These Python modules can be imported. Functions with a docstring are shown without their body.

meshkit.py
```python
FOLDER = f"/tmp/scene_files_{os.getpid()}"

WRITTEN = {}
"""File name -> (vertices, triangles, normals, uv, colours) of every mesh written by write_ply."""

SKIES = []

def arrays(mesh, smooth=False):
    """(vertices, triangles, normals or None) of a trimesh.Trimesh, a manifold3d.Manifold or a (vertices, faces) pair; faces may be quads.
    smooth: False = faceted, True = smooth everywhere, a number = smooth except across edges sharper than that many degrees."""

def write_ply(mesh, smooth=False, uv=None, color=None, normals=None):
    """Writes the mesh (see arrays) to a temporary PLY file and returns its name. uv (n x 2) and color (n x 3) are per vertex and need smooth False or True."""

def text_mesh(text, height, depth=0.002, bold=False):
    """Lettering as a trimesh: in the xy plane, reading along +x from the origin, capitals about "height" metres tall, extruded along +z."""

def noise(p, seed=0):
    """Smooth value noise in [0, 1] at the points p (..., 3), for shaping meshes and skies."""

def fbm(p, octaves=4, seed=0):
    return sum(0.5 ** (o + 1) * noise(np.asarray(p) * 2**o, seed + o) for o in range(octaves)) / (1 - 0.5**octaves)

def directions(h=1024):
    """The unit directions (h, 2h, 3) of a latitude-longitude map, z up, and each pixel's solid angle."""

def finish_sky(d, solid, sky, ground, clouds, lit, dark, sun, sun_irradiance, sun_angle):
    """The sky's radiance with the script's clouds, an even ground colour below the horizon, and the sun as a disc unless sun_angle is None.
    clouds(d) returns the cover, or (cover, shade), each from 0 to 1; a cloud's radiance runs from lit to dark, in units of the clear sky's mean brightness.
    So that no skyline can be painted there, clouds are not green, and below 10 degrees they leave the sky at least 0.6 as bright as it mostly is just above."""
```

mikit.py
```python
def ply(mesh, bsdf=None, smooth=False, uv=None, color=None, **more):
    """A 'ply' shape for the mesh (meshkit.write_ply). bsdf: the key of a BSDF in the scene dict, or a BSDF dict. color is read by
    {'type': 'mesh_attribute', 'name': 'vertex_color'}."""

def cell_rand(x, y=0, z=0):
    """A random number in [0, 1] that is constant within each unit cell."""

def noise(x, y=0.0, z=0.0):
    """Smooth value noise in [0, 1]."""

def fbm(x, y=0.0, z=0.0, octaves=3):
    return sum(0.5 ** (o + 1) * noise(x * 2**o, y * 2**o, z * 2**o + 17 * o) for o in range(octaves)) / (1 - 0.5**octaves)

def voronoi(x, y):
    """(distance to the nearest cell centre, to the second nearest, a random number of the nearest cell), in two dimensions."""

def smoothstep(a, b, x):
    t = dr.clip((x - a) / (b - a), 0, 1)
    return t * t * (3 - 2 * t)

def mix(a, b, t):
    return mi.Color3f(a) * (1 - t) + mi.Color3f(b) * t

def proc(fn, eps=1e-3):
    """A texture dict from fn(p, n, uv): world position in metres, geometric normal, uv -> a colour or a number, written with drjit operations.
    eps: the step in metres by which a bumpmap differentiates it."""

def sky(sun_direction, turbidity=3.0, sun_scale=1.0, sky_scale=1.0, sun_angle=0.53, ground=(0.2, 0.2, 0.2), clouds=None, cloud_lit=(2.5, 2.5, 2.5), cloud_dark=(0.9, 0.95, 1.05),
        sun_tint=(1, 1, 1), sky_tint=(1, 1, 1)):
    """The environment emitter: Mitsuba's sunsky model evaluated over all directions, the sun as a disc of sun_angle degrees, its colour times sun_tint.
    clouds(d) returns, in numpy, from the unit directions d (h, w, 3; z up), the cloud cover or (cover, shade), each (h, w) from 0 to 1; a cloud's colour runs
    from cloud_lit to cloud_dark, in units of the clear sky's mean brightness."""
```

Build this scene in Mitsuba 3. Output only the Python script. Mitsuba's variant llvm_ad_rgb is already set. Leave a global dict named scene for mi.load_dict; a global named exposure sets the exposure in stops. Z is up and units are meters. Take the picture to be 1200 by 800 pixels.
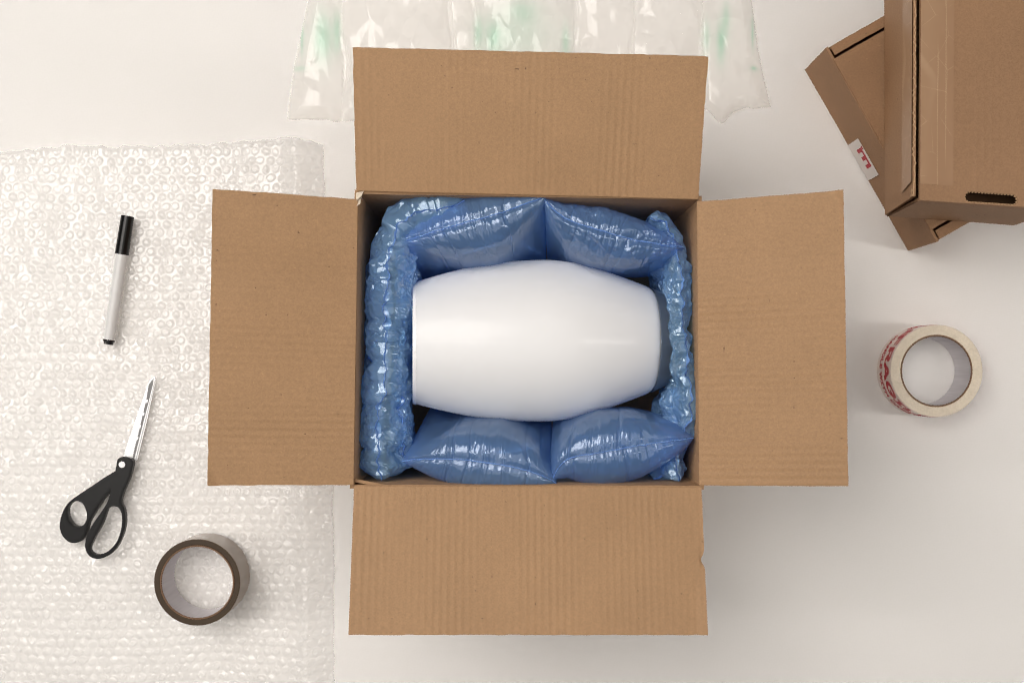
import math
import numpy as np, trimesh, mitsuba as mi, drjit as dr
from scipy.interpolate import PchipInterpolator
from shapely.geometry import Polygon, Point, box as sbox, LineString
from shapely import affinity
import meshkit, mikit
from mikit import ply, proc

scene, labels = {}, {}
exposure = 0.0
T = mi.ScalarTransform4f
rng = np.random.default_rng(7)

# ------------------------------------------------------------------ camera and lamps
H, F, CX, CY = 1.325, 1354.0, 600.0, 435.0            # camera height, focal length and nadir in photo pixels
scene['camera'] = {'type': 'perspective', 'fov': 2 * math.degrees(math.atan(600 / F)), 'fov_axis': 'x',
                   'near_clip': 0.05, 'far_clip': 60.0, 'principal_point_offset_y': -(CY - 400) / 800,
                   'to_world': T().look_at(origin=[0, 0, H], target=[0, 0, 0], up=[0, 1, 0])}

def P(px, py, z=0.0):
    """world point seen at photo pixel (px, py) when it lies at height z"""
    k = (H - z) / F
    return np.array([(px - CX) * k, -(py - CY) * k, z])

def lamp(name, origin, target, w, h, rad, label):
    m = T().look_at(origin=origin, target=target, up=[0, 0.02, 1] if abs(origin[0] - target[0]) > .3 else [0, 1, 0])
    scene[name + '__diffuser'] = {'type': 'rectangle', 'to_world': m @ T().scale([w / 2, h / 2, 1]),
                                  'bsdf': {'type': 'diffuse', 'reflectance': {'type': 'rgb', 'value': .5}},
                                  'emitter': {'type': 'area', 'radiance': {'type': 'rgb', 'value': rad}}}
    # open housing behind the diffuser
    hs = []
    for sx, sy, ex, ey in ((0, 1, w / 2 + .02, .01), (0, -1, w / 2 + .02, .01), (1, 0, .01, h / 2 + .02), (-1, 0, .01, h / 2 + .02)):
        b = trimesh.creation.box([2 * ex, 2 * ey, .16]); b.apply_translation([sx * (w / 2 + .012), sy * (h / 2 + .012), -.06]); hs.append(b)
    b = trimesh.creation.box([w + .04, h + .04, .01]); b.apply_translation([0, 0, -.146]); hs.append(b)
    scene[name + '__housing'] = ply(trimesh.util.concatenate(hs), 'm_black', to_world=m)
    labels[name] = {'label': label, 'category': 'lamp'}

W = np.array([1.0, 0.95, 0.893])
lamp('softbox_lamp', [-.82, .60, 2.1], [-.02, 0.0, 0.0], 1.1, 1.5, list(W * 6.5), 'large softbox lamp hanging up to the left above the table')
lamp('overhead_fill', [0, 0.0, 2.9], [0, 0, 0], 3.4, 3.4, list(W * .98), 'wide dim fill panel added high overhead in place of room bounce')  # added fill panel, standing in for light bounced round the room
lamp('glint_strip', [1.75, -.1, 1.25], [.1, 0, 0], .14, 1.9, list(W * 12.), 'long narrow unseen strip light added beyond the right side of the table for glints')  # added side light that draws the glints on the bubbles
lamp('glint_strip_001', [-1.75, -.1, 1.15], [-.1, 0, 0], .14, 1.9, list(W * 12.), 'long narrow unseen strip light added beyond the left side of the table for glints')  # left twin of the strip, also added for bubble glints

# ------------------------------------------------------------------ materials
def rgb(*c): return {'type': 'rgb', 'value': list(c)}

def principled(col, rough=.5, **k):
    return {'type': 'principled', 'base_color': col if isinstance(col, dict) else rgb(*col), 'roughness': rough, **k}

def two(b): return {'type': 'twosided', 'bsdf': b}

scene['m_black'] = two(principled((.008, .008, .0085), .36, specular=.25))
scene['m_black_shiny'] = two(principled((.006, .006, .0065), .22, specular=.3))

def card_col(c0):
    c0 = np.array(c0)
    def f(p, n, uv):
        a = mikit.fbm(p.x * 900, p.y * 900, p.z * 900, octaves=3)
        b = mikit.fbm(p.x * 22, p.y * 22, p.z * 22, octaves=2)
        s = mikit.noise(p.x * 420 + 9, p.y * 420, p.z * 420)
        sp = mikit.noise(p.x * 330 + 50, p.y * 330 + 7, p.z * 330)
        k = .80 + .34 * a + .12 * (b - .5) - .55 * mikit.smoothstep(.93, .99, sp) + .35 * mikit.smoothstep(.95, 1., s)
        return mi.Color3f(*[float(v) for v in c0]) * k
    return f

def washboard(p, n, uv):
    """flutes of the corrugated board telegraphing through the liner, across u"""
    w = mikit.noise(uv.x * 55, uv.y * 6)
    line = dr.cos(uv.x * (2 * math.pi / .0072) + 1.2 * mikit.noise(uv.x * 9, uv.y * 4))
    fine = mikit.fbm(uv.x * 1300, uv.y * 1300, octaves=2)
    k = mikit.smoothstep(.25, .75, mikit.noise(uv.x * 14 + 3, uv.y * 8))
    return line * (.2 + .8 * w) * (.35 + .65 * k) * .00024 + fine * .00018

def card(c0, spec=.25):
    return two({'type': 'bumpmap', 'arbitrary': {**proc(washboard, eps=4e-4)}, 'scale': 1.0,
                'bsdf': principled(proc(card_col(c0)), .62, specular=spec)})

scene['m_card'] = card((.368, .221, .118))
scene['m_card_mailer'] = card((.305, .175, .096))
scene['m_card_edge'] = two(principled(proc(card_col((.47, .31, .18))), .8, specular=.1))
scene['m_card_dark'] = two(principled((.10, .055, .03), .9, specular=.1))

scene['m_table'] = two(principled(proc(lambda p, n, uv: mi.Color3f(.80, .785, .765) * (.985 + .03 * mikit.noise(p.x * 1200, p.y * 1200, p.z * 50))), .55, specular=.3))
scene['m_vase'] = two(principled((.75, .755, .765), .55, specular=.35, clearcoat=.55, clearcoat_gloss=.97))
scene['m_vase_rim'] = two(principled((.86, .85, .86), .15, specular=.5, clearcoat=1.0, clearcoat_gloss=.98))
scene['m_vase_cap_shade'] = two(principled((.10, .115, .14), .4, specular=.5))  # shadow within the glass base, put into the end cap colour
scene['m_glass'] = principled((.42, .50, .62), .03, spec_trans=.78, eta=1.5)
scene['m_white_plastic'] = two(principled((.66, .655, .65), .3, specular=.5))
scene['m_steel'] = two(principled((.62, .62, .625), .25, metallic=1.0))
scene['m_steel_grey'] = two(principled((.22, .22, .225), .5, specular=.3))
scene['m_paper_label'] = two(principled((.70, .66, .63), .6, specular=.3))
scene['m_red_ink'] = two(principled((.42, .035, .05), .5, specular=.3))
scene['m_red_print'] = two(principled((.45, .018, .03), .45, specular=.25))
scene['m_pink_print'] = two(principled((.60, .33, .32), .3, specular=.5, clearcoat=.6))
scene['m_white_tear'] = two(principled((.66, .58, .47), .8, specular=.1))

def film(col, spec_trans, diff_trans, rough, **k):
    return {'type': 'principledthin', 'base_color': col if isinstance(col, dict) else rgb(*col), 'roughness': rough,
            'spec_trans': spec_trans, 'diff_trans': diff_trans, 'eta': 1.5, **k}

def clear_film(tint, milk, share, rough, ior=1.5):
    """thin clear plastic: tinted window film with a share of milky film"""
    return {'type': 'blendbsdf', 'weight': share,
            'a': {'type': 'thindielectric', 'int_ior': ior, 'specular_transmittance': tint if isinstance(tint, dict) else rgb(*tint)},
            'b': film(milk, 0., .8, rough)}
scene['m_film_blue'] = clear_film((.46, .66, .94), (.27, .47, .83), .42, .10, 1.85)
scene['m_film_crinkle'] = clear_film((.54, .77, .97), (.38, .64, .93), .42, .08, 1.8)
scene['m_film_weld'] = film((.27, .48, .86), 0., .7, .3)
scene['m_film_bubble'] = clear_film((1., 1., 1.), (1., .99, .98), .17, .10, 1.44)

GREEN = [(376, 42, 9, 26, 1.0), (393, 34, 4, 22, .8), (352, 40, 1.5, 24, 1.), (349, 78, 10, 2.5, .6), (578, 45, 8, 22, .7), (605, 40, 40, 30, .35),
         (612, 12, 16, 12, .6), (663, 48, 4, 20, .7), (846, 48, 5, 22, 1.), (852, 20, 4, 20, .6), (829, 40, 4, 20, .6), (885, 78, 4, 2.5, 1.), (884, 36, 1.6, 18, .9), (560, 36, 5, 18, .6)]
GREEN = [(float(P(a, b, .015)[0]), float(P(a, b, .015)[1]), c * .00097, d * .00097, e) for a, b, c, d, e in GREEN]
def green_print(p, n, uv):
    m = mi.Float(0)
    for gx, gy, sx, sy, a in GREEN:                     # smudges of print on the film, in metres on the table
        m += a * dr.exp(-dr.square((p.x - gx) / sx) - dr.square((p.y - gy) / sy))
    m *= .55 + .6 * mikit.fbm(p.x * 160, p.y * 60, octaves=3)
    return mikit.mix((1., .995, .985), (.50, .86, .68), dr.clip(.65 * m, 0, .6))
green = proc(green_print)
scene['m_film_clear'] = clear_film(green, green, .25, .15, 1.33)

def clear_tape_col(p, n, uv):
    s = mikit.smoothstep(.75, .95, mikit.noise(uv.x * 60 + 3 * mikit.noise(uv.y * 30), uv.y * 12)) * .25
    x = uv.x - 80 * .37
    for at in (.0165, .0245, .0345):
        s += .5 * dr.exp(-dr.square((x - at - .0006 * mikit.noise(uv.y * 25, at * 900)) / .0004)) * mikit.smoothstep(.15, .6, mikit.noise(uv.y * 20, at * 500))
    a, b, c = mikit.voronoi(uv.x * 45, uv.y * 38)
    s += .35 * mikit.smoothstep(.035, .0, b - a) * mikit.smoothstep(.45, .7, mikit.noise(uv.x * 80, uv.y * 60))
    return mikit.mix((.31, .18, .10), (.48, .33, .21), s + .25 * mikit.smoothstep(.4, .8, mikit.noise(uv.x * 25, uv.y * 2.5)))
scene['m_clear_tape'] = two(principled(proc(clear_tape_col), .38, specular=.35))

# ------------------------------------------------------------------ mesh helpers
def add(key, mesh, bsdf, smooth=False, uv=None, label=None, cat=None, group=None, kind=None):
    base, k = key, 0
    while key in scene:
        k += 1; key = f'{base}_{k:03d}'
    scene[key] = ply(mesh, bsdf, smooth=smooth, uv=uv)
    tag(key, label, cat, group, kind)
    return key

def tag(key, label=None, cat=None, group=None, kind=None):
    d = {a: b for a, b in (('label', label), ('category', cat), ('group', group), ('kind', kind)) if b}
    if d: labels[key] = d

def grid_faces(nu, nv, wrap_u=False, wrap_v=False, off=0):
    iu, iv = np.arange(nu if wrap_u else nu - 1), np.arange(nv if wrap_v else nv - 1)
    i, j = np.meshgrid(iu, iv, indexing='ij')
    a = i * nv + j; b = ((i + 1) % nu) * nv + j; c = ((i + 1) % nu) * nv + (j + 1) % nv; d = i * nv + (j + 1) % nv
    return np.vstack([np.stack([a, b, c], -1).reshape(-1, 3), np.stack([a, c, d], -1).reshape(-1, 3)]) + off

def slab(c, thick, nu=60, nv=30, warp=.0012, jag=.0005, seed=0, scale=14, swap=False, edge_bulge=None, flute=0.):
    """board of corrugated card: c = four corners (u0v0, u1v0, u1v1, u0v1) of its face, thick below it. returns mesh, uv"""
    c = [np.asarray(x, float) for x in c]
    u, v = np.meshgrid(np.linspace(0, 1, nu), np.linspace(0, 1, nv), indexing='ij')
    U, V = u[..., None], v[..., None]
    p = c[0] * (1 - U) * (1 - V) + c[1] * U * (1 - V) + c[2] * U * V + c[3] * (1 - U) * V
    lu, lv = np.linalg.norm(c[1] - c[0]), np.linalg.norm(c[3] - c[0])
    eu, ev = (c[1] - c[0]) / lu, (c[3] - c[0]) / lv
    n = np.cross(eu, ev); n /= np.linalg.norm(n)
    q = np.stack([u * lu, v * lv, u * 0 + seed * 3.1], -1)
    edge = np.minimum(1, 6 * np.minimum(np.minimum(u, 1 - u), np.minimum(v + .15, 1 - v)))[..., None]
    p = p + n * ((meshkit.fbm(q * scale, 2, seed) - .5)[..., None] * warp * 2 * (.4 + .6 * edge))
    if flute:
        x = u * lu; w = meshkit.noise(np.stack([x * 55, v * lv * 5, u * 0 + seed], -1), 2); k = np.clip(meshkit.noise(np.stack([x * 13 + 3, v * lv * 9, u * 0 + seed], -1), 7) * 2 - .5, 0, 1)
        p = p + n * (flute * np.cos(x * 2 * np.pi / .0066 + 1.5 * meshkit.noise(np.stack([x * 9, v * lv * 3, u * 0], -1), seed)) * (.4 + .6 * w) * (.75 + .25 * k))[..., None]
    if jag:
        ju = (meshkit.fbm(np.stack([v * lv * 130, v * 0 + seed, u * 0], -1), 2, 5) - .5) * 2 * jag
        jv = (meshkit.fbm(np.stack([u * lu * 130, u * 0 + seed + 3, u * 0], -1), 2, 6) - .5) * 2 * jag
        p[0] += eu * ju[0][:, None]; p[-1] += eu * (ju[-1][:, None] + 0)
        p[:, -1] += ev * jv[:, -1][:, None]
    if edge_bulge is not None: p = edge_bulge(p, u, v, eu, ev, n)
    down = p - n * thick
    uv = np.stack([v * lv, u * lu] if swap else [u * lu, v * lv], -1) + seed * .37
    vs, fs, uvs, off = [p.reshape(-1, 3), down.reshape(-1, 3)], [grid_faces(nu, nv), grid_faces(nu, nv, off=nu * nv)[:, ::-1]], [uv.reshape(-1, 2)] * 2, 2 * nu * nv
    for a, b, t, flip in ((p[0], down[0], uv[0], 0), (p[-1], down[-1], uv[-1], 1), (p[:, 0], down[:, 0], uv[:, 0], 1), (p[:, -1], down[:, -1], uv[:, -1], 0)):
        k = len(a)
        vs.append(np.stack([a, b], 1).reshape(-1, 3)); uvs.append(np.repeat(t, 2, 0))
        f = grid_faces(k, 2, off=off); fs.append(f[:, ::-1] if flip else f); off += 2 * k
    return (np.vstack(vs), np.vstack(fs)), np.vstack(uvs)

def lathe(profile, n=96):
    """closed or open profile [(r, z)] turned about z; returns (v, f)"""
    pr = np.asarray(profile, float); a = np.arange(n) * 2 * np.pi / n
    v = np.stack([pr[:, 0][:, None] * np.cos(a), pr[:, 0][:, None] * np.sin(a), np.repeat(pr[:, 1][:, None], n, 1)], -1)
    return v.reshape(-1, 3), grid_faces(len(pr), n, wrap_v=True)

def rounded(profile, r, closed=True, k=4):
    """rounds the corners of a polyline"""
    p = np.asarray(profile, float); out = []; N = len(p)
    for i in range(N):
        if not closed and i in (0, N - 1): out.append(p[i]); continue
        a, b, c = p[i - 1], p[i], p[(i + 1) % N]
        rr = min(r, .45 * np.linalg.norm(a - b), .45 * np.linalg.norm(c - b))
        s, e = b + (a - b) / np.linalg.norm(a - b) * rr, b + (c - b) / np.linalg.norm(c - b) * rr
        for t in np.linspace(0, 1, k + 1): out.append((1 - t) ** 2 * s + 2 * t * (1 - t) * b + t * t * e)
    return np.array(out)

def spline(pts, n=12):
    """closed Catmull-Rom"""
    p = np.asarray(pts, float); out = []
    for i in range(len(p)):
        a, b, c, d = p[i - 1], p[i], p[(i + 1) % len(p)], p[(i + 2) % len(p)]
        for t in np.arange(n) / n:
            out.append(.5 * (2 * b + (c - a) * t + (2 * a - 5 * b + 4 * c - d) * t * t + (3 * b - a - 3 * c + d) * t ** 3))
    return np.array(out)

def bevel_extrude(poly, h, bev, steps=4):
    """a plate with rounded upper edges: stacked insets of the polygon, z from 0 to h"""
    ms = []
    z0 = 0
    lv = [(0, 0)] + [(bev * (1 - math.cos(a)), h - bev + bev * math.sin(a)) for a in np.linspace(0, math.pi / 2, steps + 1)]
    for (i0, a), (i1, b) in zip(lv[:-1], lv[1:]):
        g = poly.buffer(-i1 if i1 > i0 else -i0)
        for q in getattr(g, 'geoms', [g]):
            if q.is_empty: continue
            m = trimesh.creation.extrude_polygon(q, b - a + (.0 if b == h else 2e-5), engine='earcut'); m.apply_translation([0, 0, a]); ms.append(m)
    return trimesh.util.concatenate(ms)

from scipy.interpolate import LinearNDInterpolator
def facets(x, y, cell, seed):
    """piecewise flat crumple in [0, 1]: random heights at random points, flat triangles between them"""
    g = np.random.default_rng(seed)
    x0, x1, y0, y1 = x.min() - cell * 2, x.max() + cell * 2, y.min() - cell * 2, y.max() + cell * 2
    a, b = np.meshgrid(np.arange(x0, x1 + cell, cell), np.arange(y0, y1 + cell, cell), indexing='ij')
    p = np.stack([a.ravel(), b.ravel()], -1) + g.uniform(-.48, .48, (a.size, 2)) * cell
    return LinearNDInterpolator(p, g.random(a.size))(np.stack([x.ravel(), y.ravel()], -1)).reshape(x.shape)

def mesh_of(*vf):
    return trimesh.util.concatenate([trimesh.Trimesh(v, f, process=False) for v, f in vf])

# ------------------------------------------------------------------ table
tb = trimesh.creation.box([2.6, 1.9, .03]); tb.apply_translation([0, 0, -.015])
add('table_top', tb, 'm_table', label='off-white table top under all the packing things', kind='structure')

# ------------------------------------------------------------------ open cardboard box
HB, TH = .24, .0035
TL, TR, BR, BL = P(420, 227, HB), P(818, 234, HB), P(820.5, 569, HB), P(414.5, 568, HB)
def lower(p, z=.003): return np.array([p[0], p[1], z])
BOX = 'cardboard_box'
tag(BOX, 'large open brown cardboard box with four flaps spread, filled with blue air cushions', 'box')
for nm, a, b, s in (('wall', TL, TR, 1), ('wall', TR, BR, 2), ('wall', BR, BL, 3), ('wall', BL, TL, 4)):
    d = (b - a) / np.linalg.norm(b - a)
    a2, b2 = (a, b) if s in (2, 4) else (a - d * TH, b + d * TH)
    m, uv = slab([a2, b2, lower(b2), lower(a2)], TH, 40, 40, .0006, 0, 20 + s)
    # face must look inwards: slab normal
    n = np.cross(b - a, [0, 0, -1]); c = (TL + BR) / 2 - a
    if np.dot(n, c) < 0:
        m, uv = slab([b2, a2, lower(a2), lower(b2)], TH, 40, 40, .0006, 0, 20 + s)
    add(BOX + '__wall', m, 'm_card', True, uv)
m, uv = slab([lower(BL, .004), lower(BR, .004), lower(TR, .004), lower(TL, .004)], .003, 8, 8, .0005, 0, 31)
add(BOX + '__bottom', m, 'm_card', True, uv)
zf, ze = HB + .0015, HB + .040
def tear(p, u, v, eu, ev, n):
    k = np.exp(-((v - .5) / .035) ** 2) * np.clip((u - .985) / .015, 0, 1)
    p = p - eu * (k * .003)[..., None] + n * (k * .002)[..., None]
    k2 = np.clip((v - .5) / .5, 0, 1) * np.clip((u - .97) / .03, 0, 1)
    return p - n * (k2 * .003)[..., None]
def corner(p, u, v, eu, ev, n):
    k = np.clip((u + v - 1.93) / .07, 0, 1)
    return p - n * (k * .003)[..., None]
flaps = [
    ([P(817.5, 232.5, zf), P(418, 222.5, zf), P(414, 55.5, ze + .003), P(829.5, 66, ze + .003)], 1, None),
    ([P(415.5, 570, zf), P(821.5, 571.5, zf), P(828.5, 743.5, ze - .004), P(409, 743.5, ze - .004)], 2, tear),
    ([P(418.5, 234, zf), P(413.5, 567.5, zf), P(243, 568, ze), P(249, 222, ze)], 3, corner),
    ([P(820, 568, zf), P(817.5, 237, zf), P(988.5, 223.5, ze), P(994, 569, ze)], 4, corner)]
for c, s, eb in flaps:
    m, uv = slab(c, .0034, 330, 70, .0016, .00038, s, 11, edge_bulge=eb, flute=.00012 if s == 1 else .00021)
    add(BOX + '__flap', m, 'm_card', True, uv)
# glue tab in the near left corner and torn liner at the far left corner
m, uv = slab([P(416, 561, HB - .004) , P(462, 569.5, HB - .004), P(452, 568, HB - .06), P(418, 560, HB - .09)], .003, 20, 12, .0008, .0006, 9)
add(BOX + '__glue_tab', m, 'm_card', True, uv)
ms = []
for k, (a, b, c, d) in enumerate((((418, 226), (427, 224), (423, 231), (417, 236)), ((418, 233), (424, 231), (421, 240), (417, 243)))):
    m, uv = slab([P(*a, HB + .001), P(*b, HB + .001), P(*c, HB + .006), P(*d, HB + .004)], .0006, 8, 8, .0012, .0008, 40 + k, 90)
    add(BOX + '__torn_liner', m, 'm_white_tear', label='torn pale paper liner at the box corner')

# ------------------------------------------------------------------ vase
ZV = .150
kv = (H - ZV) / F
def vase_turn(prof):
    """profile [(px, radius in px)] along the vase axis -> mesh lying along x"""
    v, f = lathe([(r * kv, (x - CX) * kv) for x, r in prof], 160)
    cy = PchipInterpolator([(484 - CX) * kv, (640 - CX) * kv, (800 - CX) * kv], [-(402.3 - CY) * kv, -(399.2 - CY) * kv, -(398.4 - CY) * kv])
    x = v[:, 2]
    y, z = v[:, 1] + cy(np.clip(x, (484 - CX) * kv, (799 - CX) * kv)), v[:, 0]
    a, xm = math.radians(4.9), (640 - CX) * kv              # the mouth points a little upwards
    return np.stack([xm + (x - xm) * math.cos(a) + z * math.sin(a), y, ZV - (x - xm) * math.sin(a) + z * math.cos(a)], -1), f
rx = PchipInterpolator([484, 518, 552, 580, 607, 640, 662, 690, 717, 740, 756, 770], [69.5, 79, 86.8, 90.9, 93.3, 94.2, 92.3, 86.6, 78.2, 70.2, 64.2, 58.5])
xs = np.linspace(488, 759, 60)
body = [(488, 66), (488, rx(488))] + [(x, float(rx(x))) for x in xs] + [(762, 60.6), (764, 58.6), (765, 56)]
VASE = 'vase'
tag(VASE, 'white barrel-shaped vase with clear glass base, lying in the blue air cushions', 'vase')
add(VASE + '__body', vase_turn(body), 'm_vase', 30)
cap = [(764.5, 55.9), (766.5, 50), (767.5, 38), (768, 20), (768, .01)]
add(VASE + '__inner_base', vase_turn(cap), 'm_vase_cap_shade', 30, label='vase end cap coloured dark grey-blue as the shadow inside the glass base')
inner = [(488, 66.1)] + [(x, float(rx(x)) - 4.2) for x in np.linspace(490, 740, 30)] + [(750, 50), (752, .01)]
add(VASE + '__inside', vase_turn(inner), 'm_vase', 30)
rim = rounded([(484, 66), (484, 70.2), (488.2, 71.9), (488.2, 66)], 1.2)
add(VASE + '__rim', vase_turn(np.vstack([rim, rim[:1]])), 'm_vase_rim', 40, label='slightly brighter ground rim of the vase mouth')
base = [(771, .01), (771, 20), (770.5, 38), (769.5, 49), (767, 57.3), (763.5, 60.8), (764.5, 61.5), (772, 58.2), (780, 54.2), (786, 49.5), (789.5, 42), (790.5, 30), (791, 15), (791, .01)]
add(VASE + '__glass_base', vase_turn(base), 'm_glass', 35, label='thick clear glass base of the vase')

# ------------------------------------------------------------------ big blue air pillows
def pillow(key, S, B, T0, seed, label, ends=(.5, .5), wr=1.0, nu=420, nv=170, crumple=0.):
    def curve(pts):
        w = np.array([P(*p) for p in pts]); s = np.r_[0, np.cumsum(np.linalg.norm(np.diff(w, axis=0), axis=1))]; s /= s[-1]
        return PchipInterpolator(s, w)
    u = np.linspace(0, 1, nu)
    s, b = curve(S)(u), curve(B)(u)
    mid, d = (s + b) / 2, (s - b) / 2
    tang = np.gradient(mid, axis=0); tang /= np.linalg.norm(tang, axis=1, keepdims=True)
    n = np.cross(tang, d); n /= np.linalg.norm(n, axis=1, keepdims=True)
    prof = np.minimum(1, (u / .62) + 1e-4) ** ends[0] * np.minimum(1, ((1 - u) / .62) + 1e-4) ** ends[1]
    prof /= prof.max(); Tu = T0 * prof
    phi = np.arange(nv) * 2 * np.pi / nv
    sp, cp = np.sin(phi), np.cos(phi)
    lat = np.sign(sp) * np.abs(sp) ** .9
    dl = np.linalg.norm(d, axis=1)[:, None]; cap = np.minimum(dl * .95, Tu[:, None] * .62)
    ax = (np.sign(cp)[None] * (dl - cap) * np.abs(cp)[None] ** .22 + cap * cp[None]) / dl
    v = mid[:, None] + d[:, None] * ax[..., None] + n[:, None] * (Tu[:, None] * lat[None])[..., None]
    # wrinkles running away from the weld, deepest beside it, and a few long creases
    L = np.linalg.norm(s[-1] - s[0])
    dist = np.minimum(phi, 2 * np.pi - phi)[None]
    U, D = np.meshgrid(u * L, phi, indexing='ij')
    side = np.cos(D) * 1.0
    q = np.stack([U * 230 + 1.6 * np.sin(D * 2 + seed), np.sin(D) * 1.3, side * 1.3 + seed], -1)
    ridge = 1 - np.abs(2 * meshkit.fbm(q, 2, seed) - 1)
    q2 = np.stack([U * 85, np.sin(D) * 1.6 + 5, side * 1.6 + seed], -1)
    r2 = 1 - np.abs(2 * meshkit.fbm(q2, 2, seed + 9) - 1)
    q3 = np.stack([U * 32, np.sin(D) * 1.1, side * 1.1 + seed], -1)
    fade = np.exp(-(dist / .95) ** 2); fade2 = np.exp(-(dist / 1.3) ** 2)
    ampu = (.25 + .75 * meshkit.noise(np.stack([U * 38, D * 0, D * 0 + seed], -1), 3))
    edge = np.minimum(1, np.minimum(u, 1 - u) / .06)[:, None]
    q5 = np.stack([U * 390 + .8 * np.sin(D * 1.5 + seed), np.sin(D) * .7, side * .7 + seed], -1)
    r5 = 1 - np.abs(2 * meshkit.noise(q5, seed + 30) - 1)
    disp = wr * edge * ((r5 - .6) * .0009 * fade2 * (.4 + ampu) + (ridge - .6) * .0012 * fade * ampu + (r2 - .6) * .0017 * fade2) + (meshkit.fbm(q3, 2, seed + 4) - .5) * .0035 * edge
    for c in np.random.default_rng(seed).uniform(.15, .85, 3):      # sharp long creases
        x = (u - c)[:, None] * L + .004 * np.sin(D * 1.5 + seed)
        disp -= .0016 * np.exp(-np.abs(x) / .0011) * np.exp(-(dist / 1.5) ** 2)
    if crumple:
        dd = np.where(D > np.pi, D - 2 * np.pi, D) * .03
        disp += crumple * ((facets(U, dd, .011, seed) - .5) + .5 * (facets(U, dd, .0055, seed + 1) - .5)) * edge * fade2
    disp -= .0012 * np.exp(-(dist / .10) ** 2) * edge                 # film drawn in at the weld
    outw = n[:, None] * sp[None, :, None] + (d / np.linalg.norm(d, axis=1, keepdims=True))[:, None] * cp[None, :, None]
    v = v + outw * disp[..., None]
    tag(key, label, 'air pillow', None)
    add(key + '__film', (v.reshape(-1, 3), grid_faces(nu, nv, wrap_v=True)), 'm_film_blue', True)
    # welded fin along the seam and down the two ends
    up = d / np.linalg.norm(d, axis=1, keepdims=True)
    wob = (meshkit.noise(np.stack([u * L * 160, u * 0, u * 0 + seed], -1), 2) - .5)[:, None] * n * .0012
    a = v[:, 0] - up * .0006; h = .0016
    th = n * .0005
    ring = np.stack([a + th, a + up * h + th * .6 + wob, a + up * h - th * .6 + wob, a - th], 1)
    add(key + '__weld', (ring.reshape(-1, 3), grid_faces(nu, 4, wrap_v=True)), 'm_film_weld', True)
    return v

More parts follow.
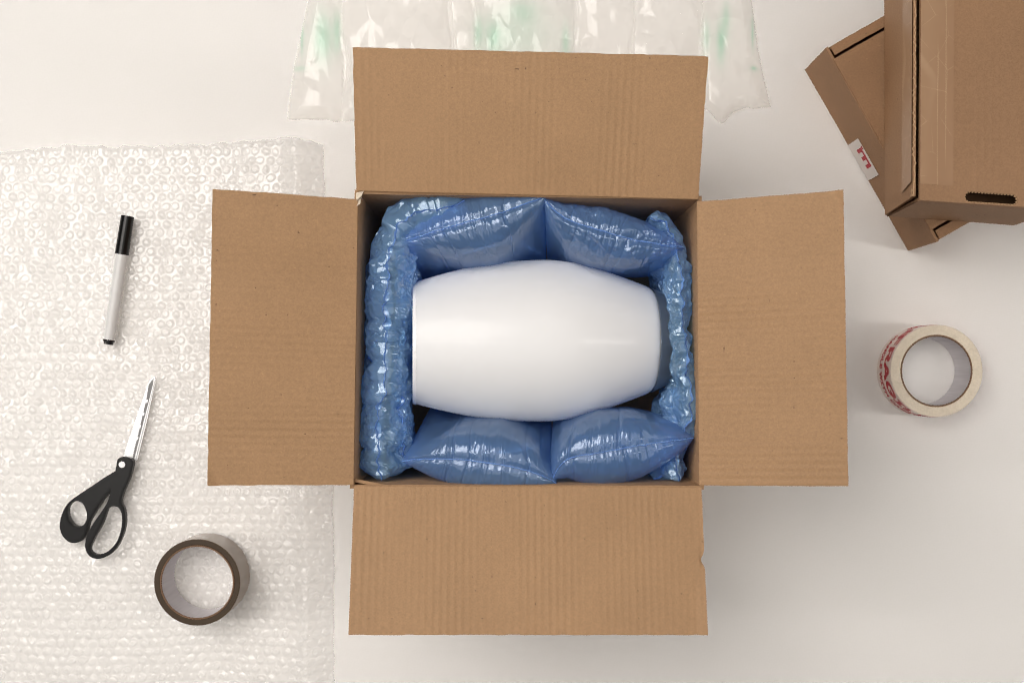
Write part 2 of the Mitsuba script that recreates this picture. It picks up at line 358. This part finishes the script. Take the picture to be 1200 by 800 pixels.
pillow('air_pillow', [(468, 285, .215), (520, 268, .232), (580, 251, .236), (640, 229, .235)],
       [(500, 335, .09), (545, 300, .085), (600, 290, .085), (640, 306, .09)], .034, 3,
       'smooth blue air pillow in the far left of the box, above the vase mouth', (.62, .42))
pillow('air_pillow_001', [(638, 234, .232), (658, 253, .232), (700, 269, .234), (755, 283, .23), (802, 290, .215)],
       [(642, 304, .09), (668, 295, .085), (710, 297, .085), (755, 309, .085), (788, 318, .09)], .0275, 11,
       'crumpled blue air pillow in the far right corner of the box', (.42, .62), 1.3, crumple=.0035)
pillow('air_pillow_002', [(471, 540, .21), (530, 538, .232), (590, 545, .236), (632, 556, .232), (652, 566, .222)],
       [(506, 474, .10), (540, 508, .085), (590, 520, .085), (632, 512, .085), (646, 495, .09)], .036, 19,
       'shiny blue air pillow in the near left of the box, below the vase mouth', (.6, .42))
pillow('air_pillow_003', [(648, 560, .222), (667, 537, .233), (705, 530, .238), (755, 521, .236), (813, 513, .22)],
       [(650, 495, .09), (680, 508, .085), (720, 513, .085), (765, 504, .085), (790, 489, .09)], .0365, 29,
       'shiny blue air pillow in the near right of the box, below the glass base', (.45, .62))

# ------------------------------------------------------------------ quilted light blue cushion film along the side walls
def cushion(key, pts, depth, T0, seed, pitch=.042, row=.05, crumple=.0032, lean=0.):
    w = np.array([P(*p) for p in pts]); s = np.r_[0, np.cumsum(np.linalg.norm(np.diff(w, axis=0), axis=1))]
    L = s[-1]; nu = int(L / .0016)
    u = np.linspace(0, L, nu); c = PchipInterpolator(s, w)(u)
    tg = np.gradient(c, axis=0); tg[:, 2] = 0; tg /= np.linalg.norm(tg, axis=1, keepdims=True)
    n = np.stack([-tg[:, 1], tg[:, 0], tg[:, 0] * 0], -1)
    nv = 90
    t = np.linspace(0, 1, nv); t = np.r_[t, t[::-1][1:-1]]; sg = np.r_[np.ones(nv), -np.ones(nv - 2)]
    t = t ** 1.5
    U, Tt = np.meshgrid(u, t * depth, indexing='ij'); SG = np.broadcast_to(sg, U.shape)
    r = np.floor(Tt / row)
    cham = np.abs(np.sin(np.pi * (U / pitch + .5 * r + .23 * seed))) ** .5
    cham = .72 + .28 * cham
    vv = np.clip(Tt / row - r, 0, 1)
    cham = cham * (.72 + .5 * meshkit.fbm(np.stack([U * 26, SG * 2.0, U * 0 + seed], -1), 2, seed + 5))
    h = T0 * cham * np.clip(np.sin(np.pi * vv), 0, 1) ** .45
    h = h * np.minimum(1, np.minimum(U, L - U) / .012 + .05) ** .5
    p = c[:, None] + n[:, None] * (SG * h + lean * Tt)[..., None]
    p[..., 2] -= Tt
    q = np.stack([U * 42, (Tt * SG) * 42, SG * 0 + seed], -1)
    a = np.abs(2 * meshkit.fbm(q, 3, seed) - 1); b = np.abs(2 * meshkit.fbm(q * 2.7 + 4, 2, seed + 3) - 1)
    fc = 1.3 * (facets(U, Tt * SG, .019, seed + 90) - .5) + facets(U, Tt * SG, .010, seed) - .5 + .6 * (facets(U, Tt * SG, .0048, seed + 50) - .5) + .32 * (facets(U, Tt * SG, .0026, seed + 70) - .5)
    k = (.45 - a) * crumple * .8 + fc * crumple * 1.5
    p += n[:, None] * (SG * k)[..., None]; p[..., 2] += k * .7
    wav = (meshkit.fbm(np.stack([u * 75, u * 0 + seed, u * 0], -1), 3, seed) - .5)
    p += n[:, None] * (wav[:, None] * np.exp(-Tt / .012) * .007)[..., None]
    add(key, (p.reshape(-1, 3), grid_faces(nu, p.shape[1], wrap_v=True)), 'm_film_crinkle', 14)
    top = p[:, 0]
    w2 = (meshkit.fbm(np.stack([u * 120, u * 0 + seed + 5, u * 0], -1), 2, seed) - .5)
    up = np.array([0, 0, 1.0])
    hh = .003 * (.6 + .8 * meshkit.noise(np.stack([u * 90, u * 0, u * 0 + seed], -1), 4))[:, None]
    ring = np.stack([top - up * .002 + n * .0004, top + up * hh + n * (w2[:, None] * .006), top + up * hh + n * (w2[:, None] * .006 - .0005), top - up * .002 - n * .0004], 1)
    add(key + '__weld' if key.count('__') == 1 else key, (ring.reshape(-1, 3), grid_faces(nu, 4, wrap_v=True)), 'm_film_weld', True)

CL, CR = 'quilted_cushion', 'quilted_cushion_001'
tag(CL, 'crinkled light blue quilted air cushion film standing along the left box wall', 'air cushion')
tag(CR, 'crinkled light blue quilted air cushion film squeezed along the right box wall', 'air cushion')
cushion(CL + '__layer', [(545, 238, .222), (520, 240, .226), (490, 250, .226), (466, 268, .226), (457, 300, .224), (455, 350, .226), (454, 400, .224), (449, 460, .224), (446, 510, .222), (446, 562, .214)], .10, .0215, 1)
cushion(CL + '__layer_001', [(500, 262, .18), (474, 290, .20), (472, 340, .205), (473, 400, .205), (471, 450, .205), (467, 500, .20), (480, 548, .19)], .09, .0085, 2)
cushion(CL + '__layer_002', [(440, 290, .185), (437, 350, .19), (437, 420, .19), (434, 490, .19), (438, 530, .19)], .09, .010, 3)
cushion(CR + '__layer', [(762, 256, .212), (782, 264, .215), (793, 290, .215), (797, 330, .217), (801, 380, .217), (803, 420, .217), (808, 460, .217), (806, 495, .215), (797, 525, .212), (793, 563, .208)], .10, .0105, 5, pitch=.036)
cushion(CR + '__layer_001', [(790, 455, .18), (794, 500, .185), (785, 540, .185), (765, 560, .18)], .08, .013, 6)
cushion(CR + '__layer_002', [(765, 296, .15), (778, 318, .15), (788, 345, .15), (790, 352, .15)], .08, .008, 8)

# ------------------------------------------------------------------ bubble wrap sheet
def bubble_wrap():
    x0, x1, y0, y1 = P(-70, 0)[0], P(392, 0)[0], P(0, 880)[1], P(0, 160)[1]
    st = .00095
    nx, ny = int((x1 - x0) / st), int((y1 - y0) / st)
    X, Y = np.meshgrid(np.linspace(x0, x1, nx), np.linspace(y0, y1, ny), indexing='ij')
    px = X * F / H + CX; py = CY - Y * F / H
    # outline
    top = np.interp(px[:, 0], [-80, 0, 80, 150, 240, 300, 350, 372, 392], [186, 181, 172, 173, 171, 167, 163, 165, 172])
    top += (meshkit.noise(np.stack([px[:, 0] / 9, px[:, 0] * 0, px[:, 0] * 0], -1), 1) - .5) * 4
    right = np.interp(py[0], [160, 300, 570, 700, 900], [379, 383, 390, 391.5, 392]) + (meshkit.noise(np.stack([py[0] / 14, py[0] * 0, py[0] * 0 + 4], -1), 2) - .5) * 2
    # squeeze the grid into the outline
    fx = (px - px[0, 0]) / (px[-1, 0] - px[0, 0]); pxn = px[0, 0] + fx * (right[None] - px[0, 0])
    fy = (py - py[0, 0]) / (py[0, -1] - py[0, 0]); pyn = py[0, 0] + fy * (top[:, None] - py[0, 0])
    X, Y = (pxn - CX) * H / F, -(pyn - CY) * H / F
    # lie of the sheet: flat and a little wavy, with the loose fold rising along the right side
    q = np.stack([X * 9, Y * 5, X * 0], -1)
    z = .0035 + .006 * meshkit.fbm(q, 3, 3) + .0045 * (meshkit.fbm(np.stack([X * 30, Y * 22, X * 0 + 8], -1), 2, 15) - .3)
    d = right[None] - pxn
    fold = .012 * np.exp(-((d - 29) / 12) ** 2) + .005 * np.exp(-((d - 60) / 40) ** 2)
    z = z + fold * (.75 + .5 * meshkit.noise(np.stack([Y * 14, X * 0, X * 0], -1), 5))
    z = z * np.clip(d / 9, 0.02, 1) ** .5
    z = z * np.clip((pyn - top[:, None]) / 4, .15, 1) ** .5
    z += (meshkit.fbm(np.stack([X * 90, Y * 45, X * 0 + 3], -1), 3, 8) - .5) * .0028
    # bubbles in offset rows
    b, rw = .0114, .0101
    yy = Y + .0016 * (meshkit.noise(np.stack([X * 12, Y * 12, X * 0], -1), 9) - .5) * 3
    xx = X + .0016 * (meshkit.noise(np.stack([X * 11, Y * 11, X * 0 + 7], -1), 4) - .5) * 3
    r = np.floor(yy / rw); cx = xx / b + .5 * (r % 2); c = np.floor(cx)
    def hsh(a, bb, s): return meshkit.noise(np.stack([a * 1.0, bb * 1.0, a * 0 + s], -1), 13)
    j1, j2, j3, j4 = hsh(r, c, 0), hsh(r, c, 1), hsh(r, c, 2), hsh(r, c, 3)
    rowk = hsh(r, r * 0, 5)
    dx = (cx - c - .5 + (j1 - .5) * .22) * b; dy = (yy / rw - r - .5 + (j2 - .5) * .22) * rw
    a = (j3 - .5) * 1.0
    ex = dx / (.0049 - .0008 * rowk); ey = dy / .0047
    sq = (hsh(r, c, 6) - .5) * .4; ex, ey = ex * (1 + sq) + ey * (hsh(r, c, 8) - .5) * .4, ey * (1 - .4 * sq)
    rr = np.sqrt(ex * ex + ey * ey)
    hgt = .0024 * (.40 + .75 * j4) * (.75 + .4 * rowk)
    dome = np.clip(1 - rr ** 2.8, 0, 1) ** .66 * (1 - .3 * np.clip(ey * ey, 0, 1))
    dent = 1 - .45 * np.clip(1 - (rr / .62) ** 2, 0, 1) * (j1 > .45) * (1 + a * ex)
    z = z + hgt * dome * dent
    v = np.stack([X, Y, np.maximum(z, .0006)], -1)
    add('bubble_wrap', (v.reshape(-1, 3), grid_faces(nx, ny)[:, ::-1] * 1), 'm_film_bubble', True,
        label='sheet of clear bubble wrap spread over the left of the table', cat='bubble wrap')
bubble_wrap()

# ------------------------------------------------------------------ clear air cushion film behind the box
def clear_bag():
    nu, nv = 620, 300
    s, t = np.meshgrid(np.linspace(0, 1, nu), np.linspace(0, 1, nv), indexing='ij')
    y_l = -110 + 250 * t; y_b = np.interp(s[:, 0], [0, .13, .5, .86, .9, .93, 1], [140, 143, 136, 128, 129, 128, 127])
    y_b = y_b + 15 * np.exp(-((s[:, 0] - .898) / .022) ** 2) + (meshkit.noise(np.stack([s[:, 0] * 60, s[:, 0] * 0, s[:, 0] * 0], -1), 2) - .5) * 3
    py = -110 + (y_b[:, None] + 110) * t
    xl = np.interp(py, [-110, -30, 0, 80, 140], [400, 374, 362, 345, 337]); xr = np.interp(py, [-110, 0, 60, 85, 128], [866, 880, 888, 893, 903])
    px = xl + (xr - xl) * s
    e = np.minimum(np.minimum(px - xl, xr - px), y_b[:, None] - py)
    env = np.clip(e / 14, 0, 1) ** .6
    walls = np.array([337, 402, 529, 556, 672, 742, 822, 905.])
    k = np.clip(np.searchsorted(walls, px.ravel()) - 1, 0, 6).reshape(px.shape)
    a, b = walls[k], walls[k + 1]
    f = np.clip((px + 5 * np.sin(py / 21 + k) - a) / (b - a), 0, 1)
    hgt = np.array([.008, .013, .004, .015, .006, .009, .008])[k]
    z = .002 + hgt * np.clip(np.sin(np.pi * f), 0, 1) ** .55 * env
    q = np.stack([px / 46, py / 70, px * 0], -1)
    c1 = 1 - np.abs(2 * meshkit.fbm(q, 3, 5) - 1)
    q2 = np.stack([px / 13, py / 34, px * 0 + 3], -1)
    c2 = 1 - np.abs(2 * meshkit.fbm(q2, 3, 12) - 1)
    z = z + env * ((c1 - .6) * .004 + (facets(px, py * .6, 11, 5) - .5) * .0015 + (facets(px, py * .5, 30, 6) - .5) * .0045)
    v = np.stack([(px - CX) * H / F, -(py - CY) * H / F, np.maximum(z, .0007)], -1)
    add('clear_air_cushion', (v.reshape(-1, 3), grid_faces(nu, nv)), 'm_film_clear', True,
        label='wrinkled clear plastic air cushion film with faint green print, lying behind the box', cat='air cushion')
clear_bag()

# ------------------------------------------------------------------ tape rolls
def ring_prof(r0, r1, z0, z1, bev=.0006):
    p = rounded([(r0, z0), (r1, z0), (r1, z1), (r0, z1)], bev)
    return np.vstack([p, p[:1]])

def roll_face(c):
    def f(p, n, uv):
        k = .88 + .12 * mikit.noise(p.x * 700, p.y * 700, p.z * 20) + .14 * (mikit.fbm(p.x * 60, p.y * 60, octaves=3) - .5)
        return mi.Color3f(*c) * k
    return f
scene['m_tape_brown'] = two(principled(proc(roll_face((.060, .040, .024))), .5, specular=.25))
scene['m_tape_brown_side'] = two(principled((.15, .108, .075), .14, specular=.5, clearcoat=.4))
scene['m_tape_cream'] = two(principled(proc(roll_face((.74, .65, .52))), .5, specular=.4))
scene['m_tape_white_side'] = two(principled((.72, .63, .58), .25, specular=.5, clearcoat=.6))
scene['m_core_grey'] = two(principled(proc(roll_face((.60, .58, .60))), .75, specular=.2))
scene['m_core_brown'] = two(principled(proc(roll_face((.22, .13, .08))), .7, specular=.2))

def tape_roll(key, centre, R, r, h, top, side, label, core_t=.0015):
    tag(key, label, 'tape')
    def put(v): return v + centre
    rc = r + core_t
    v, f = lathe(ring_prof(rc + .0001, R - .0003, .0002, h - .0002), 160); add(key + '__tape', (put(v), f), top, 35)
    v, f = lathe(np.vstack([[(R - .0004, .0004)], [(R, .0006)], [(R, h - .0006)], [(R - .0004, h - .0003)]]), 160); add(key + '__outer_wrap', (put(v), f), side, 35)
    v, f = lathe(ring_prof(r, rc, 0, h + .0002, .0004), 160); add(key + '__core', (put(v), f), 'm_core_brown', 35)
    v, f = lathe([(r - .0002, .0006), (r - .0002, h - .0008)], 160); add(key + '__core_lining', (put(v), f[:, ::-1]), 'm_core_grey', True)

zt = .0085
c = P(231, 682, zt + .048)
tape_roll('tape_roll', np.array([c[0], c[1], zt]), .0474, .0392, .048, 'm_tape_brown', 'm_tape_brown_side',
          'roll of brown packing tape standing on the bubble wrap', .0016)
c = P(1097.5, 434.5, .048)
C2 = np.array([c[0], c[1], .0003]); R2 = .0510
tape_roll('tape_roll_001', C2, R2, .0382, .048, 'm_tape_cream', 'm_tape_white_side', 'roll of white tape with red FRAGILE lettering, right of the box')

def wrap_text(text, height, z, start_deg, stretch=1.0, bold=True, fat=.0004):
    """lettering laid round the outside of the white roll, read from outside, upright"""
    m = meshkit.text_mesh(text, height, .0002, bold)
    v, f = m.vertices.copy(), m.faces
    m = trimesh.util.concatenate([trimesh.Trimesh(v + np.array([dx, dy, k * .00002]), f, process=False) for k, (dx, dy) in enumerate(((0, 0), (fat, 0), (0, fat * .6), (fat, fat * .6)))])
    m = m.subdivide_to_size(.004, max_iter=8) if hasattr(m, 'subdivide_to_size') else m
    v = m.vertices
    a = math.radians(start_deg) + v[:, 0] * stretch / R2
    rr = R2 + .00008 + v[:, 2]
    out = np.stack([C2[0] + rr * np.cos(a), C2[1] + rr * np.sin(a), C2[2] + z + v[:, 1]], -1)
    return trimesh.Trimesh(out, m.faces, process=False)
add('tape_roll_001__lettering', mesh_of(*[(m.vertices, m.faces) for m in (wrap_text('FRAGILE', .0155, .0255, 126, 1.42, fat=.0009), wrap_text('FRAGILE', .0155, .0255, -10, 1.42), wrap_text('FRAGILE', .0155, .0255, 250, 1.3))]), 'm_red_print', label='large red word FRAGILE printed round the tape')
add('tape_roll_001__lettering_001', mesh_of(*[(m.vertices, m.faces) for m in (wrap_text('HANDLE WITH CARE', .0075, .0105, 128, 1.05), wrap_text('HANDLE WITH CARE', .0075, .0105, -8, 1.05), wrap_text('HANDLE WITH CARE', .0075, .0105, 254, 1.0))]), 'm_red_print', label='small red words HANDLE WITH CARE printed round the tape')

# ------------------------------------------------------------------ marker pen
def along(a, b, prof, n=48):
    v, f = lathe(prof, n); d = (b - a) / np.linalg.norm(b - a); e = np.cross([0, 0, 1.0], d); e /= np.linalg.norm(e); g = np.cross(d, e)
    return a + v[:, :1] * e + v[:, 1:2] * g + v[:, 2:] * d, f
zp = .0165
A, B = P(127, 403.5, zp), P(149.5, 253.5, zp); Lp = np.linalg.norm(B - A)
tag('marker_pen', 'white marker pen with black cap lying on the bubble wrap', 'pen')
add('marker_pen__barrel', along(A, B, rounded([(.0001, .005), (.0064, .005), (.0070, .030), (.0072, .72 * Lp), (.0001, .72 * Lp)], .0004, False)), 'm_white_plastic', 40)
add('marker_pen__cap', along(A, B, rounded([(.0001, .70 * Lp), (.0077, .70 * Lp), (.0072, Lp), (.0001, Lp)], .0006, False)), 'm_black_shiny', 40)
add('marker_pen__end_plug', along(A, B, rounded([(.0001, 0), (.0050, 0), (.0054, .0032), (.0064, .0034), (.0064, .0056), (.0001, .0056)], .0003, False)), 'm_black_shiny', 40)

# ------------------------------------------------------------------ scissors
zs = .0105
ks = (H - zs) / F
def spoly(pts, holes=(), smooth=True):
    def tr(a): a = np.asarray(a, float); a = np.stack([50 + a[:, 0] / 3.335, 430 + a[:, 1] / 3.335], -1); return np.stack([(a[:, 0] - CX) * ks, -(a[:, 1] - CY) * ks], -1)
    g = Polygon(tr(spline(pts, 8) if smooth else pts), [tr(spline(h, 10)) for h in holes])
    return g.buffer(0)
def up(m, z): m = m.copy(); m.apply_translation([0, 0, z]); return m
SC = 'scissors'
tag(SC, 'closed scissors with steel blades and black handles lying on the bubble wrap', 'scissors')
blade2 = spoly([(335, 372), (372, 362), (410, 205), (447, 33), (440, 60), (385, 260)], smooth=False)
add(SC + '__blade', up(bevel_extrude(blade2, .0014, .0003, 2), zs + .0004), 'm_steel', label='lower blade, a bright sliver along the right')
blade1 = spoly([(312, 372), (330, 310), (372, 190), (412, 75), (425, 48), (442, 36), (441, 52), (405, 205), (364, 372)], smooth=False)
add(SC + '__blade', up(bevel_extrude(blade1, .0016, .0004, 3), zs + .0020), 'm_steel')
scale_p = spoly([(418, 68), (438, 42), (437, 60), (420, 130), (398, 215), (362, 360), (356, 350), (362, 322), (380, 250), (396, 180), (408, 130)], smooth=False)
for tx, ty in ((409, 130), (396, 180), (383, 228), (373, 274)):
    t = spoly([(tx - 16, ty - 4), (tx + 6, ty - 3), (tx + 4, ty + 9), (tx - 18, ty + 8)], smooth=False); scale_p = scale_p.difference(t)
scale_p = scale_p.buffer(0)
add(SC + '__ruler_scale', trimesh.util.concatenate([up(trimesh.creation.extrude_polygon(g, .00012, engine='earcut'), zs + .00361) for g in getattr(scale_p, 'geoms', [scale_p])]), 'm_steel_grey', label='dark grey band with centimetre ticks etched on the blade')
hb = spoly([(322, 395), (296, 402), (255, 425), (200, 462), (150, 495), (108, 528), (84, 570), (75, 618), (86, 656), (115, 681), (148, 680), (176, 656), (190, 605), (215, 560), (245, 515), (272, 485), (318, 440)],
           [[(143, 521), (164, 530), (178, 560), (180, 588), (168, 612), (146, 620), (124, 608), (109, 580), (108, 548), (122, 527)]])
add(SC + '__handle', up(bevel_extrude(hb, .010, .0035, 6), zs - .001), 'm_black', 60, label='left handle with the smaller oval finger hole')
ha = spoly([(330, 347), (306, 356), (299, 385), (288, 440), (272, 500), (262, 528), (240, 562), (206, 612), (184, 658), (179, 700), (196, 732), (230, 743), (268, 730), (302, 698), (326, 648), (336, 600), (332, 552), (320, 522), (330, 480), (352, 430), (366, 375), (356, 353)],
           [[(286, 540), (308, 545), (321, 575), (319, 625), (300, 678), (266, 714), (230, 727), (206, 718), (200, 700), (214, 664), (246, 606), (262, 562), (270, 546)]])
add(SC + '__handle', up(bevel_extrude(ha, .0085, .003, 6), zs + .0040), 'm_black', 60, label='right handle with the long finger hole')
pc = P(147.5, 543, zs)
pv = trimesh.creation.cylinder(.0036, .0012, sections=40); pv.apply_translation([pc[0], pc[1], zs + .0128])
add(SC + '__pivot_screw', pv, 'm_steel', 40)

# ------------------------------------------------------------------ mailer boxes, upper right
def quad_add(key, c, thick, bsdf, seed, nu=40, nv=40, warp=.0008, swap=False, label=None, jag=.0004):
    m, uv = slab(c, thick, nu, nv, warp, jag, seed, 12, swap)
    return add(key, m, bsdf, True, uv, label=label)

# lower box: frame along its long edge
ZL = .090
o = P(1064, 294, 0); e1 = P(943, 82, 0) - o; LL = np.linalg.norm(e1); e1 /= LL
e2 = np.array([e1[1], -e1[0], 0.])                     # to the right of the long edge, under the upper box
if e2[0] < 0: e2 = -e2
WL = .20
def q(a, b, z): return o + e1 * a + e2 * b + np.array([0, 0, z])
M1 = 'mailer_box'
tag(M1, 'lower brown mailing box lying askew under the other, with a small white label', 'box')
t = .003
quad_add(M1 + '__side_wall', [q(0, 0, .002), q(0, 0, ZL - .001), q(LL, 0, ZL - .001), q(LL, 0, .002)], t, 'm_card_mailer', 51, warp=.0012)
quad_add(M1 + '__side_wall', [q(LL, WL, .002), q(LL, WL, ZL), q(0, WL, ZL), q(0, WL, .002)], t, 'm_card_mailer', 52)
for k, (a0, a1) in enumerate(((0.0012, .0115), (LL - .0115, LL - .0012))):      # rolled end walls: outer, top, inner
    outer, inner = (a0, a1) if k == 0 else (a1, a0)
    zz = ZL - .001
    cs = [q(outer, .004, .002), q(outer, WL - .004, .002), q(outer, WL - .004, zz), q(outer, .004, zz)]
    quad_add(M1 + '__end_wall', cs if k == 0 else cs[::-1], t * .9, 'm_card_mailer', 53 + k)
    cs = [q(a1, .0045, zz + .0012), q(a0, .0045, zz + .0012), q(a0, WL - .004, zz + .0012), q(a1, WL - .004, zz + .0012)]
    quad_add(M1 + '__end_fold', cs, .0022, 'm_card_mailer', 55 + k, nu=8)
quad_add(M1 + '__lid', [q(LL - .0145, .0006, ZL + .001), q(.0145, .0006, ZL + .001), q(.0145, WL - .003, ZL - .002), q(LL - .0145, WL - .003, ZL - .002)], t, 'm_card_mailer', 57)
quad_add(M1 + '__bottom', [q(0, 0, .004), q(0, WL, .004), q(LL, WL, .004), q(LL, 0, .004)], .003, 'm_card_mailer', 58, 10, 10)
# white label with a red mark on the long side
def wl(a, z, off=.0012): return o + e1 * a - e2 * off + np.array([0, 0, z])
def side_at(px, py):
    """(distance along the edge, height) of the photo pixel on the long side wall"""
    best = None
    for z in np.linspace(0, .09, 181):
        p = P(px, py, z) - o; d = abs(np.dot(p, e2))
        if best is None or d < best[0]: best = (d, np.dot(p, e1), z)
    return best[1:]
la = [side_at(*p) for p in ((991, 173), (1006, 161), (1030, 205), (1013, 214))]
a_hi, a_lo = (la[0][0] + la[1][0]) / 2, (la[2][0] + la[3][0]) / 2; z_top = (la[1][1] + la[2][1]) / 2
quad_add(M1 + '__label', [wl(a_lo, .0035), wl(a_lo, z_top), wl(a_hi, z_top), wl(a_hi, .0035)], .0006, 'm_paper_label', 60, 12, 12, .0003, label='white paper label with a cut-off red letter mark', jag=0)
Lw = a_hi - a_lo
def strip(a0, a1, z0, z1): 
    m, uv = slab([wl(a_hi - a1 * Lw, z0 * z_top, .0016), wl(a_hi - a1 * Lw, z1 * z_top, .0016), wl(a_hi - a0 * Lw, z1 * z_top, .0016), wl(a_hi - a0 * Lw, z0 * z_top, .0016)], .0003, 3, 3, 0, 0, 61); return m
marks = [strip(.22, .74, .80, .90), strip(.22, .32, .52, .80), strip(.43, .53, .55, .80), strip(.64, .74, .52, .80), strip(.20, .28, .94, .995)]
add(M1 + '__red_mark', mesh_of(*marks), 'm_red_ink', label='red comb-shaped letter mark on the white label')

# upper box
M2 = 'mailer_box_001'
tag(M2, 'upper brown mailing box with clear tape along its edge and a dark hand slot', 'box')
ZB, ZT = .094, .192
fl_t, bl_t = P(1076.5, 234.5, ZT), P(1078, -70, ZT)
fl_b, bl_b = P(1037, 252, ZB), P(1036, -42, ZB)
fr_b = P(1189, 264, ZB); vx = fr_b - fl_b; fr_t = P(1242, 245.5, ZT); br_b = bl_b + vx; br_t = bl_t + vx
def hole_lid():
    """lid with the hand slot cut by the front edge"""
    e = (fr_t - fl_t) / np.linalg.norm(fr_t - fl_t); g = bl_t - fl_t; lg = np.linalg.norm(g); g = g / lg; w = np.linalg.norm(fr_t - fl_t)
    s0, s1 = P(1137.5, 230.8, ZT) - fl_t, P(1186, 234.2, ZT) - fl_t
    A = np.array([np.linalg.lstsq(np.stack([e, g], 1), s, rcond=None)[0] for s in (s0, s1)])
    slot = LineString(A).buffer(.0055)
    out = Polygon([(0.0008, 0), (w, 0), (w, lg), (0.0008, lg)])
    m = trimesh.creation.extrude_polygon(out.difference(slot), .003, engine='earcut')
    return m, e, g, slot
m, e_, g_, slot = hole_lid()
v = m.vertices; uvl = np.stack([v[:, 0], v[:, 1]], -1)
add(M2 + '__lid', (fl_t + v[:, :1] * e_ + v[:, 1:2] * g_ + np.array([0, 0, 1.]) * (v[:, 2:] - .003), m.faces), 'm_card_mailer', False, uvl)
# fluted edge round the slot: a wavy ribbon between the two liners
ed = np.array(slot.exterior.coords); sl = np.r_[0, np.cumsum(np.linalg.norm(np.diff(ed, axis=0), axis=1))]
ss = np.linspace(0, sl[-1], 420); ex, ey = np.interp(ss, sl, ed[:, 0]), np.interp(ss, sl, ed[:, 1])
def on_lid(x, y, z): return fl_t + x[:, None] * e_ + y[:, None] * g_ + np.stack([x * 0, x * 0, z], -1)
cx_, cy_ = ed[:, 0].mean(), ed[:, 1].mean()
sh = .0006 + .0007 * np.sin(ss / .0032 * 2 * np.pi)
dxn, dyn = np.gradient(ex), np.gradient(ey); ln = np.hypot(dxn, dyn); nx_, ny_ = -dyn / ln, dxn / ln
sgn = np.sign(np.mean(nx_ * (cx_ - ex) + ny_ * (cy_ - ey)))
r1 = on_lid(ex + sgn * nx_ * .0001, ey + sgn * ny_ * .0001, ss * 0 - .0004); r2 = on_lid(ex + sgn * nx_ * sh, ey + sgn * ny_ * sh, ss * 0 - .0010); r3 = on_lid(ex + sgn * nx_ * sh, ey + sgn * ny_ * sh, ss * 0 - .0028)
add(M2 + '__slot_edge', (np.stack([r1, r2, r3], 1).reshape(-1, 3), grid_faces(420, 3)), 'm_card_edge', label='pale fluted edge of the hand slot')
in_fl, in_fr = fl_t + e_ * .012 + g_ * .004, fr_t - e_ * .012 + g_ * .004
dn = np.array([0, 0, -.035])
quad_add(M2 + '__shaded_tray', [in_fl + dn, in_fr + dn, in_fr + g_ * .05 + dn, in_fl + g_ * .05 + dn], .002, 'm_card_dark', 70, 10, 10)  # dark card colour paints the shade inside the hand slot
# walls (the left one stands a little inside the lid's edge, leaving the dark gap)
lw = np.array([-.0055, 0, 0])
quad_add(M2 + '__side_wall', [fl_b, fl_t + lw + np.array([0, .004, -.002]), bl_t + lw + [0, 0, -.002], bl_b], .003, 'm_card_mailer', 71, 50, 60, .0012)
quad_add(M2 + '__front_wall', [fl_b + [.0045, -.0015, 0], fr_b, fr_t + [0, -.0004, -.0034], fl_t + [.001, -.0004, -.0034]], .003, 'm_card_mailer', 72)
quad_add(M2 + '__side_wall', [br_b, br_t + [0, 0, -.0034], fr_t + [0, .001, -.0034], fr_b + [0, .001, 0]], .003, 'm_card_mailer', 73)
quad_add(M2 + '__back_wall', [br_b, bl_b + [.003, 0, 0], bl_t + [.003, 0, -.0034], br_t + [0, 0, -.0034]], .003, 'm_card_mailer', 74)
quad_add(M2 + '__bottom', [fl_b + [.002, 0, .001], fr_b + [0, 0, .001], br_b + [0, 0, .001], bl_b + [.002, 0, .001]], .003, 'm_card_mailer', 75, 10, 10)
# doubled corner board at the near left, end-on
ca, cb = fl_b + [.002, -.0022, .001], fl_t + [-.003, -.002, -.004]
quad_add(M2 + '__corner_board', [ca, ca + [.0035, .001, 0], cb + [.0035, .001, 0], cb], .0012, 'm_card_dark', 76, 6, 30, .0003)
# fluted board edge standing along the gap
n_ = 900; ys = np.linspace(0.004, np.linalg.norm(bl_t - fl_t) - .002, n_); lg_ = np.linalg.norm(bl_t - fl_t); gd = (bl_t - fl_t) / lg_
wv = .0004 * np.sin(ys / .0058 * 2 * np.pi) * meshkit.noise(np.stack([ys * 40, ys * 0, ys * 0 + 5], -1), 3) * 2 + .0022 * (meshkit.noise(np.stack([ys * 160, ys * 0, ys * 0], -1), 3) - .5)
b0 = fl_t + gd * ys[:, None] + np.array([-.0045, 0, -.0015])
ring = np.stack([b0 + np.stack([wv, wv * 0, wv * 0], -1), b0 + np.stack([wv + .0011, wv * 0, wv * 0], -1), b0 + np.stack([wv + .0011, wv * 0, wv * 0 - .006], -1), b0 + np.stack([wv, wv * 0, wv * 0 - .006], -1)], 1)
add(M2 + '__board_edge', (ring.reshape(-1, 3), grid_faces(n_, 4, wrap_v=True)), 'm_card_edge', label='ragged pale board edge along the gap under the lid')
# clear tape: one strip on the lid, one on the side
def tape_strip(c, seed, off):
    m, uv = slab(c, .00012, 60, 120, .0003, .0002, seed, 40); return add(M2 + '__clear_tape', m, 'm_clear_tape', True, uv, label='strip of clear parcel tape')
ta = (P(1117, 0, ZT) - P(1078, 0, ZT))[0]; yt = (P(0, 215, ZT) - P(0, 234, ZT))[1]
s_ = fl_t + gd * yt + np.array([.0012, 0, .0007])
s2 = s_ + e_ * ta
tape_strip([s_, s2, s2 + gd * (lg_ - yt), s_ + gd * (lg_ - yt)], 80, .0006)
topL = fl_t + lw + np.array([0, .004, -.002]); wd = (fl_b - topL)
w0 = topL + gd * (yt * .9) + np.array([-.0014, 0, .0006]); w1 = w0 + wd * .33 - gd * .004
Lb = lg_ - yt - .01
tape_strip([w1, w0, w0 + gd * Lb, w1 + gd * Lb], 81, .0006)
